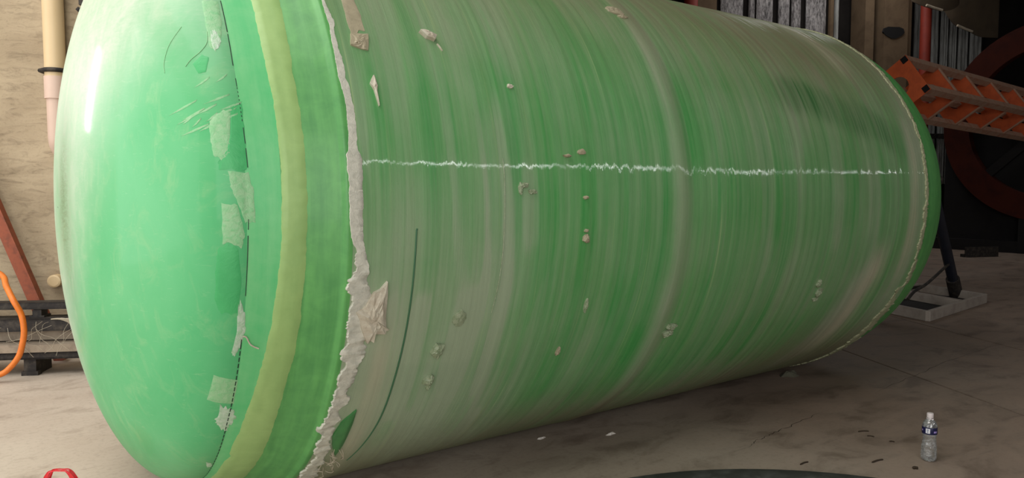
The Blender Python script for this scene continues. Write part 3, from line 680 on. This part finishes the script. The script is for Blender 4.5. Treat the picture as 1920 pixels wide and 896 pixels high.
def handle(dyo, sc, lean):
    pts = [(-.072, .135, .022), (-.066, .15, .02), (-.056, .168, .016), (-.042, .183, .010), (-.018, .187, .0055), (.005, .1865, .005), (.026, .187, .007), (.044, .178, .013), (.058, .162, .017), (.068, .147, .02), (.074, .133, .022)]
    V, F = [], []
    P = [Vector((gx, gy, 0)) + rx_ * (p[0] * sc) + dy_ * (dyo + lean * (p[1] - .13)) + ZX * (.13 + (p[1] - .13) * sc) for p in pts]
    P2 = spline(P, 5); hw = np.interp(np.linspace(0, 10, len(P2)), range(11), [p[2] for p in pts])
    for i, p in enumerate(P2):
        d = (P2[min(i + 1, len(P2) - 1)] - P2[max(i - 1, 0)]).normalized(); nn = d.cross(dy_).normalized(); c = .5 + .5 * math.sin(i * 1.3)
        for u in (-1, -.4, .3, 1): V.append(p + nn * (hw[i] * u * .5 - hw[i] * .5) + dy_ * (.0015 * math.sin(u * 3)))
        for u in (1, .3, -.4, -1): V.append(p + nn * (hw[i] * u * .5 - hw[i] * .5) + dy_ * (.0015 * math.sin(u * 3) + .0022))
    for i in range(len(P2) - 1):
        for k in range(8): F.append((i * 8 + k, i * 8 + (k + 1) % 8, (i + 1) * 8 + (k + 1) % 8, (i + 1) * 8 + k))
    mesh('handle', V, F, MAT['red'], bag)
handle(-.008, 1.0, .05); handle(.010, .97, .12)

# ------------------------------------------------------------------ dark ring plate at the bottom edge
V, F = [], []; rc = Vector((1.28, -2.579, 0)); NR = 120
for r, z in ((1.5, 0), (1.5, .03), (1.488, .036), (1.40, .034), (1.33, .024), (1.22, .02), (1.21, 0)):
    for k in range(NR):
        t = 2 * PI * k / NR; V.append(rc + Vector((r * math.cos(t), r * math.sin(t), z)))
for i in range(7):
    for k in range(NR):
        j = (i + 1) % 7; F.append((i * NR + k, i * NR + (k + 1) % NR, j * NR + (k + 1) % NR, j * NR + k))
tag(mesh('flange_ring', V, F, MAT['plate']), 'large dark flat ring lying on the floor at the bottom edge', 'ring')

# ------------------------------------------------------------------ scraps on the floor
def straw(p0, p1, label, r=.0036):
    a = Vector((p0[0], p0[1], r)); b = Vector((p1[0], p1[1], r)); m = (a + b) / 2 + Vector((.006, .004, 0.0))
    v, f = tube_vf(spline([a, m, b], 4), [r * .6] + [r] * 7 + [r * .4], 6); tag(mesh('straw', v, f, MAT['scrap']), label, 'scrap', 'dark scraps on the floor')
straw((3.195, -1.358), (3.25, -1.389), 'dark straw on the floor, farthest of those left of the bottle')
straw((3.165, -1.425), (3.18, -1.455), 'short dark crumb next to the farthest straw')
straw((3.172, -1.540), (3.186, -1.560), 'tiny dark crumb nearest the bottle on its left')
straw((2.497, -1.452), (2.562, -1.455), 'dark straw beside the dark ring, left one of two')
straw((2.802, -1.643), (2.885, -1.655), 'dark straw beside the dark ring, right one of two', .004)
straw((2.878, -1.800), (2.893, -1.816), 'tiny dark crumb in front of the bottle', .007)
def scrap(name, c, rx, ry, h, mat, seed, label):
    rs = np.random.default_rng(seed); n = 10; V = [Vector((c[0], c[1], h))]; F = []
    for k in range(n):
        t = 2 * PI * k / n; s = .6 + .6 * rs.random(); V.append(Vector((c[0] + rx * s * .55 * math.cos(t), c[1] + ry * s * .55 * math.sin(t), h * (.5 + .6 * rs.random()))))
    for k in range(n):
        t = 2 * PI * k / n; s = .6 + .7 * rs.random(); V.append(Vector((c[0] + rx * s * math.cos(t), c[1] + ry * s * math.sin(t), 0)))
    for k in range(n): F += [(0, 1 + k, 1 + (k + 1) % n), (1 + k, 1 + n + k, 1 + n + (k + 1) % n, 1 + (k + 1) % n)]
    F.append(tuple(1 + n + k for k in range(n - 1, -1, -1)))
    tag(mesh(name, V, F, mat, None, False), label, 'scrap')
scrap('paper_scrap', (2.085, -.582), .035, .012, .012, MAT['wscrap'], 3, 'small white scrap on the floor in front of the tank')
scrap('paper_scrap', (1.74, -.41), .03, .012, .008, MAT['wscrap'], 4, 'pale flattened scrap on the floor close to the tank')
scrap('resin_wad', (4.02, -.40), .09, .05, .028, MAT['wad'], 5, 'grey wad of resin lying under the right part of the tank')

# ------------------------------------------------------------------ tray, stand and cable on the right
ta = Vector((.9946, .104, 0)); tb = Vector((.381, .9245, 0)); t0 = Vector((7.079, .049, 0)); TH_ = .107
tray = thing('steel_tray_frame', 'low grey steel frame lying on the floor beyond the tank end', 'frame', (8.2, .55, 0))
def bar(name, p, q, z0, z1, wd, mat, parent):
    d = (q - p).normalized(); s = d.cross(ZX).normalized()
    v, f = box_vf((p + q) / 2 + ZX * ((z0 + z1) / 2), (d, s, ZX), ((q - p).length / 2, wd / 2, (z1 - z0) / 2)); o = mesh(name, v, f, mat, parent, False)
    b = o.modifiers.new('bevel', 'BEVEL'); b.width = .004; b.segments = 1; return o
LA, LB = 1.836, 1.005
bar('side_bar', t0, t0 + ta * LA, 0, TH_, .045, MAT['tray'], tray)
bar('side_bar', t0 + tb * LB, t0 + tb * LB + ta * LA, 0, TH_, .045, MAT['tray'], tray)
bar('end_bar', t0 + ta * .0, t0 + tb * LB, 0.001, TH_ - .001, .05, MAT['tray'], tray)
bar('end_bar', t0 + ta * LA, t0 + ta * LA + tb * LB, 0.001, TH_ - .001, .05, MAT['tray'], tray)
bar('cross_bar', t0 + ta * 1.07, t0 + ta * 1.07 + tb * LB, 0.002, TH_ - .004, .10, MAT['tray'], tray)
bar('base_sheet', t0 + ta * .03 + tb * LB / 2, t0 + ta * (LA - .03) + tb * LB / 2, 0.001, .012, LB * .8, MAT['darkmach'], tray)
st = thing('tripod_stand', 'black tripod stand with sloping tubular legs beyond the tank end', 'stand', (8.6, .9, 0))
top = Vector((7.85, .42, 1.42)); foot = Vector((9.10, .63, .012))
dl = (top - foot).normalized()
v, f = tube_vf([foot + dl * .03, foot + dl * .32], .075, 16); mesh('leg_sleeve', v, f, MAT['blacksteel'], st)
MAT['navysteel'] = m_plain('blue_black_steel', (30, 32, 42), 0.5, var=0.3, sc=10)
v, f = tube_vf([foot + dl * .25, top], .058, 16); mesh('leg', v, f, MAT['navysteel'], st)
for q in (Vector((7.4, 1.5, 0)), Vector((7.15, -.02, 0))):
    if q.y < 0: q = Vector((6.7, .75, 0))
    v, f = tube_vf([q, top], .05, 12); mesh('leg', v, f, MAT['navysteel'], st)
v, f = lathe_vf([(.10, -.05), (.12, -.03), (.12, .03), (.10, .05)], top, 20); mesh('head', v, f, MAT['blacksteel'], st)
cb = [(8.70, .56, .44), (8.45, .50, .42), (8.15, .47, .34), (7.95, .48, .26), (7.75, .50, .20), (7.60, .50, .125)]
v, f = tube_vf(spline(cb, 6), .016, 8); tag(mesh('cable', v, f, MAT['blacksteel']), 'thin black cable looping from the stand leg down to the steel frame', 'cable')
v, f = tube_vf([Vector((7.25, .95, .125)), Vector((8.9, .93, .125))], .018, 8); tag(mesh('steel_rod', v, f, MAT['blacksteel']), 'black rod lying across the grey steel frame', 'rod')

# ------------------------------------------------------------------ orange lattice beam and the wheel it turns on
e1 = Vector((0, -.391, -.553)); e2 = Vector((0, .553, -.391)); SD = e1.length; e1.normalize(); e2.normalize(); ex = Vector((1, 0, 0))
bc = Vector((10.92, 2.321, 2.884)); drop = -.03; bdir = Vector((1, .0, drop)).normalized(); BL = 6.0
beam = thing('lattice_beam', 'long orange box beam with square plates pierced by round holes', 'beam', (14, 2.3, 0))
hs = SD / 2; cw = .105
for a in (-1, 1):
    for b in (-1, 1):
        c0 = bc + e1 * (a * (hs - cw / 2)) + e2 * (b * (hs - cw / 2))
        v, f = box_vf(c0 + bdir * (BL / 2), (bdir, e1, e2), (BL / 2, cw / 2, cw / 2)); ch = mesh('chord', v, f, MAT['dustychord'], beam, False)
        v, f = box_vf(c0 - bdir * .012, (bdir, e1, e2), (.004, cw * .44, cw * .44)); mesh('chord_opening', v, f, MAT['void'], ch, False)
def diaphragm(s, hole, mat, th=.016, shrink=0.0):
    n = 48; V, F = [], []; o = bc + bdir * s; q = hs - shrink
    for dz in (-th / 2, th / 2):
        for k in range(n):
            t = 2 * PI * k / n + PI / 4; cx, cy = math.cos(t), math.sin(t); m = max(abs(cx), abs(cy))
            V.append(o + bdir * dz + e1 * (q * cx / m) + e2 * (q * cy / m))
        for k in range(n):
            t = 2 * PI * k / n + PI / 4; V.append(o + bdir * dz + e1 * (hole * math.cos(t)) + e2 * (hole * math.sin(t)))
    for k in range(n):
        k2 = (k + 1) % n
        F += [(k, k2, n + k2, n + k), (2 * n + k, 3 * n + k, 3 * n + k2, 2 * n + k2), (k, 2 * n + k, 2 * n + k2, k2), (n + k, n + k2, 3 * n + k2, 3 * n + k)]
    return mesh('end_plate' if s < .05 else 'diaphragm', V, F, mat, beam, False)
diaphragm(0, .15, MAT['orange'])
for i in range(1, 6): diaphragm(.98 * i, .15, MAT['orange'], shrink=.006)
for i in range(1, 6):
    for (pa_, pb_, od) in ((-e1 - e2, e1 - e2, -e2), (e1 - e2, e1 + e2, e1)):
        p, q = bc + bdir * (.98 * i) + pa_ * (hs - cw), bc + bdir * (.98 * i) + pb_ * (hs - cw)
        p = p + od * (cw - .006); q = q + od * (cw - .006); dd = (q - p).normalized()
        v, f = box_vf((p + q) / 2, (dd, od, bdir), ((q - p).length / 2, .012, .022)); mesh('rung', v, f, MAT['dustychord'], beam, False)
mach = thing('winding_machine', 'dark winding machine with a big rusty orange wheel at the right edge', 'machine', (17.4, 2.26, 0))
wc = Vector((17.0, 2.253, 2.70))
def disc(name, r0, r1, x0, x1, mat, n=72):
    V, F = [], []
    for r, x in ((r0, x0), (r1, x0), (r1, x1), (r0, x1)):
        for k in range(n):
            t = 2 * PI * k / n; V.append(wc + Vector((x, r * math.cos(t), r * math.sin(t))))
    for i in range(4):
        for k in range(n): j = (i + 1) % 4; F.append((i * n + k, i * n + (k + 1) % n, j * n + (k + 1) % n, j * n + k))
    return mesh(name, V, F, mat, mach, False)
disc('wheel_rim', 1.52, 2.03, -.1, .1, MAT['darkred']); disc('hub', .02, .45, -.08, .12, MAT['darkmach'])
for k in range(6):
    t = 2 * PI * k / 6 + .3; d = Vector((0, math.cos(t), math.sin(t))); s = Vector((0, -math.sin(t), math.cos(t)))
    v, f = box_vf(wc + d * 1.0, (ex, d, s), (.05, .56, .09)); mesh('spoke', v, f, MAT['darkmach'], mach, False)
v, f = box_vf(Vector((17.9, 2.05, 1.34)), XYZ, (.7, 2.3, 1.34)); v2, f2 = box_vf(Vector((17.95, 2.0, .12)), XYZ, (1.0, 2.6, .12))
mesh('housing', v, f, MAT['darkmach'], mach, False); mesh('base', v2, f2, MAT['darkmach'], mach, False)
v, f = box_vf(Vector((17.05, 2.253, .45)), XYZ, (.14, .5, .45)); mesh('bearing_block', v, f, MAT['darkmach'], mach, False)
# dark steel offcuts on the floor by the machine
for i, (k, j, a, ln) in enumerate(((12.2, 12.4, .2, 1.3), (12.6, 11.7, -.3, .9), (11.3, 13.2, .1, .8))):
    p = hp(k, j, 0); d = (KX * math.cos(a) + JX * math.sin(a)).normalized(); s = d.cross(ZX)
    v, f = join([box_vf(p + ZX * .03, (d, s, ZX), (ln / 2, .06, .03)), box_vf(p + s * .05 + ZX * .10, (d, s, ZX), (ln / 2, .008, .10))])
    tag(mesh('steel_offcut', v, f, MAT['blacksteel'], None, False), ['long dark angle-steel offcut on the floor before the wheel machine', 'dark angle-steel offcut nearest the right edge', 'short dark angle-steel offcut farther back on the floor'][i], 'steel offcut', 'offcuts by the machine')

# ------------------------------------------------------------------ hanging tarpaulins at the upper right
def tarp(name, edge, label, bright_slit, jb=15.9):
    """edge: (k, z) along the lower edge; hangs from a roof purlin"""
    V, F = [], []; E = [(p.x, p.y) for p in spline([(a, b, 0) for a, b in edge], 6)]; n = len(E); rows = 9
    for s in (0, .02):
        for i, (k, z) in enumerate(E):
            for r in range(rows):
                u = r / (rows - 1); bulge = .35 * math.sin(PI * min(1, (1 - u) * .9)) * math.sin(PI * i / (n - 1))
                V.append(hp(k, jb - bulge + s, z + (7.5 - z) * u))
    m = n * rows
    for i in range(n - 1):
        for r in range(rows - 1):
            a = i * rows + r; F += [(a, a + rows, a + rows + 1, a + 1), (m + a, m + a + 1, m + a + rows + 1, m + a + rows)]
        F.append((i * rows, m + i * rows, m + (i + 1) * rows, (i + 1) * rows))
    root = thing(name, label, 'tarpaulin', hp(edge[len(edge) // 2][0], 15.9, 5.0))
    mesh('sheet', V, F, MAT['tarp'], root)
    a, b = bright_slit; pts = [hp(k, jb - .15, z + .0) for k, z in (a, ((a[0] + b[0]) / 2, (a[1] + b[1]) / 2 - .005), b)]
    v, f = tube_vf(pts, .03, 8); mesh('hem', v, f, MAT['hem'], root)  # pale tube standing in for the bright slit under the lower edge
tarp('tarpaulin', [(11.62, 5.62), (11.9, 5.50), (12.28, 5.41), (12.52, 5.43), (12.72, 5.52), (12.83, 5.62)], 'brown tarpaulin hanging in a swag beside the red pipe', ((11.88, 5.51), (12.28, 5.41)))
tarp('tarpaulin', [(12.80, 5.64), (12.90, 5.42), (13.08, 5.21), (13.48, 5.06), (13.80, 4.97), (14.3, 4.98)], 'brown tarpaulin hanging lowest at the upper right corner', ((13.08, 5.20), (13.48, 5.07)), 16.4)

# ------------------------------------------------------------------ left wall things
pipe = thing('drain_pipe', 'cream plastic drain pipe clamped upright on the plaster wall', 'pipe', hp(-2.62, 6.31, 0))
v, f = tube_vf([hp(-2.63, 6.31, 2.16), hp(-2.63, 6.31, HT)], .074, 24); mesh('upper_pipe', v, f, MAT['cream'], pipe)
v, f = tube_vf([hp(-2.63, 6.31, 2.02), hp(-2.63, 6.31, 2.19)], .080, 24); mesh('pipe_socket', v, f, MAT['pink'], pipe)
v, f = tube_vf([hp(-2.63, 6.42, 1.62), hp(-2.63, 6.36, 1.635), hp(-2.63, 6.325, 1.67), hp(-2.63, 6.31, 1.72), hp(-2.63, 6.31, 2.04)], .068, 24); mesh('lower_pipe', v, f, MAT['pink'], pipe)
ring = [hp(-2.63 + .082 * math.sin(t), 6.31 - .082 * math.cos(t), 2.235) for t in np.linspace(-2.4, 2.4, 24)]
ring = [hp(-2.74, 6.385, 2.235)] + [hp(-2.735, 6.30, 2.235)] + ring[6:] + [hp(-2.5, 6.385, 2.235)]
v, f = tube_vf(ring, .017, 8); lab(mesh('pipe_clamp', v, f, MAT['blacksteel'], pipe), 'dark steel clamp')
v, f = box_vf(hp(-2.40, 6.36, 2.79), HAX, (.05, .035, .04)); v2, f2 = tube_vf([hp(-2.44, 6.33, 2.72), hp(-2.46, 6.33, 2.70)], .022, 8); v3, f3 = tube_vf([hp(-2.4, 6.37, 2.8), hp(-2.4, 6.37, HT)], .01, 6)
v, f = join([(v, f), (v2, f2), (v3, f3)]); tag(mesh('junction_box', v, f, MAT['blacksteel'], None, False), 'small black junction box on the wall beside the cream pipe', 'junction box')
# rust red angle bar leaning on the wall
pa, pb = hp(-3.37, 6.37, 1.86), hp(-2.60, 6.16, .0)
d = (pb - pa).normalized(); s = d.cross(JX).normalized(); nrm = s.cross(d).normalized()
v, f = join([box_vf((pa + pb) / 2, (d, s, nrm), ((pb - pa).length / 2, .055, .006)), box_vf((pa + pb) / 2 + s * .05 - nrm * .03, (d, s, nrm), ((pb - pa).length / 2, .006, .035))])
tag(mesh('angle_bar', v, f, MAT['rust'], None, False), 'rust red steel bar leaning diagonally against the plaster wall', 'steel bar')
v, f = tube_vf([hp(-2.71, 6.41, .60), hp(-2.71, 6.33, .60), hp(-2.71, 6.325, .60)], [.05, .05, .038], 20)
tag(mesh('pipe_stub', v, f, MAT['cream'], None, False), 'short cream pipe stub sticking out of the plaster wall', 'pipe stub')
# steel rails and boards stacked along the wall
def rail(name, z0, z1, j0, j1, mat, label, cat, k0=-5.2, k1=-1.2, tilt=0.0, flange=True):
    zc = (z0 + z1) / 2; jc = (j0 + j1) / 2; h = (z1 - z0) / 2; wd = (j1 - j0) / 2
    ax = ((KX + ZX * tilt).normalized(), JX, ZX); c = hp((k0 + k1) / 2, jc, zc); L = (k1 - k0) / 2
    if flange:
        ps = [box_vf(c - JX * (wd - .006), ax, (L, .006, h)), box_vf(c + ZX * (h - .006), ax, (L, wd, .006)), box_vf(c - ZX * (h - .006), ax, (L, wd, .006))]
    else: ps = [box_vf(c, ax, (L, wd, h))]
    v, f = join(ps); return tag(mesh(name, v, f, mat, None, False), label, cat, 'rails along the left wall' if flange else None)
rail('steel_rail', .46, .51, 5.80, 5.92, MAT['blacksteel'], 'thin black steel rail, topmost of the stack by the left wall', 'steel rail', tilt=-.004)
rail('steel_rail', .312, .398, 5.72, 5.92, MAT['blacksteel'], 'thick black steel rail below the thin top rail by the left wall', 'steel rail')
rail('board', .235, .306, 5.80, 6.02, MAT['board'], 'grey weathered board, upper of two under the black rails', 'board', flange=False)
rail('board', .172, .226, 5.66, 5.98, MAT['board'], 'grey weathered board, lower of two under the black rails', 'board', flange=False, k1=-1.25)
rail('steel_rail', .118, .166, 5.68, 5.92, MAT['blacksteel'], 'lowest black steel rail under the boards by the left wall', 'steel rail')
for k, lbl in ((-2.62, 'dark support block under the rails beside the orange hose'), (-1.95, 'dark support block under the rails next to the tank dome'), (-4.6, 'dark support block at the far left under the rails')):
    v, f = join([box_vf(hp(k, 5.82, .058), HAX, (.04, .12, .058)), box_vf(hp(k, 5.72, .015), HAX, (.055, .03, .015))])
    tag(mesh('support_block', v, f, MAT['blacksteel'], None, False), lbl, 'block', 'supports under the rails')
for k, lbl in ((-2.61, 'small black spacer block between the rails just behind the orange hose'), (-2.2, 'small black spacer block between the rails left of the tank dome'), (-3.3, 'small black spacer block between the rails at the far left'), (-1.6, 'small black spacer block between the rails hidden beside the dome')):
    v, f = join([box_vf(hp(k, 5.86, .4265), HAX, (.03, .05, .0265)), box_vf(hp(k, 5.86, .405), HAX, (.05, .055, .0055))])
    tag(mesh('spacer_block', v, f, MAT['blacksteel'], None, False), lbl, 'block', 'spacers between the rails')
# pale glass-fibre strands over the rails: nobody could count them
ps = []
for i in range(20):
    k = -3.1 + 1.0 * RNG.random(); z = .395 - .1 * RNG.random(); p = [hp(k, 5.70, z)]; dk = .12 * (RNG.random() - .5)
    for q in range(4):
        k += dk + .05 * (RNG.random() - .5); z -= .01 + .06 * RNG.random(); p.append(hp(k, 5.645 - .02 * RNG.random(), max(z, .02)))
    ps.append(tube_vf(spline(p, 4), .0012, 4))
for i in range(14):
    k = -2.48 + .16 * RNG.random(); ps.append(tube_vf(spline([hp(k, 5.715, .397), hp(k + .06, 5.712, .390 + .012 * RNG.random()), hp(k + .12, 5.713, .380 - .02 * RNG.random()), hp(k + .14, 5.70, .33)], 3), .004, 4))
v, f = join(ps); o = tag(mesh('fibre_strands', v, f, MAT['thread']), 'pale glass-fibre strands draped over the black rails', 'fibre'); o['kind'] = 'stuff'
# orange hose
hs_ = [(-3.3, .86), (-3.05, .80), (-2.79, .728), (-2.695, .653), (-2.615, .568), (-2.569, .468), (-2.556, .357), (-2.57, .265), (-2.597, .181), (-2.657, .102), (-2.719, .059), (-2.853, .03), (-3.1, .022), (-3.6, .02)]
pts = [hp(k, 5.5 if z < .6 else 5.5 + (z - .6) * 1.6, z) for k, z in hs_]
pts = [hp(-4.0, 6.36, 1.0), hp(-3.7, 6.2, .96)] + pts
v, f = tube_vf(spline(pts, 8), .0195, 12); tag(mesh('hose', v, f, MAT['hose']), 'orange rubber hose looping down in front of the rails to the floor', 'hose')
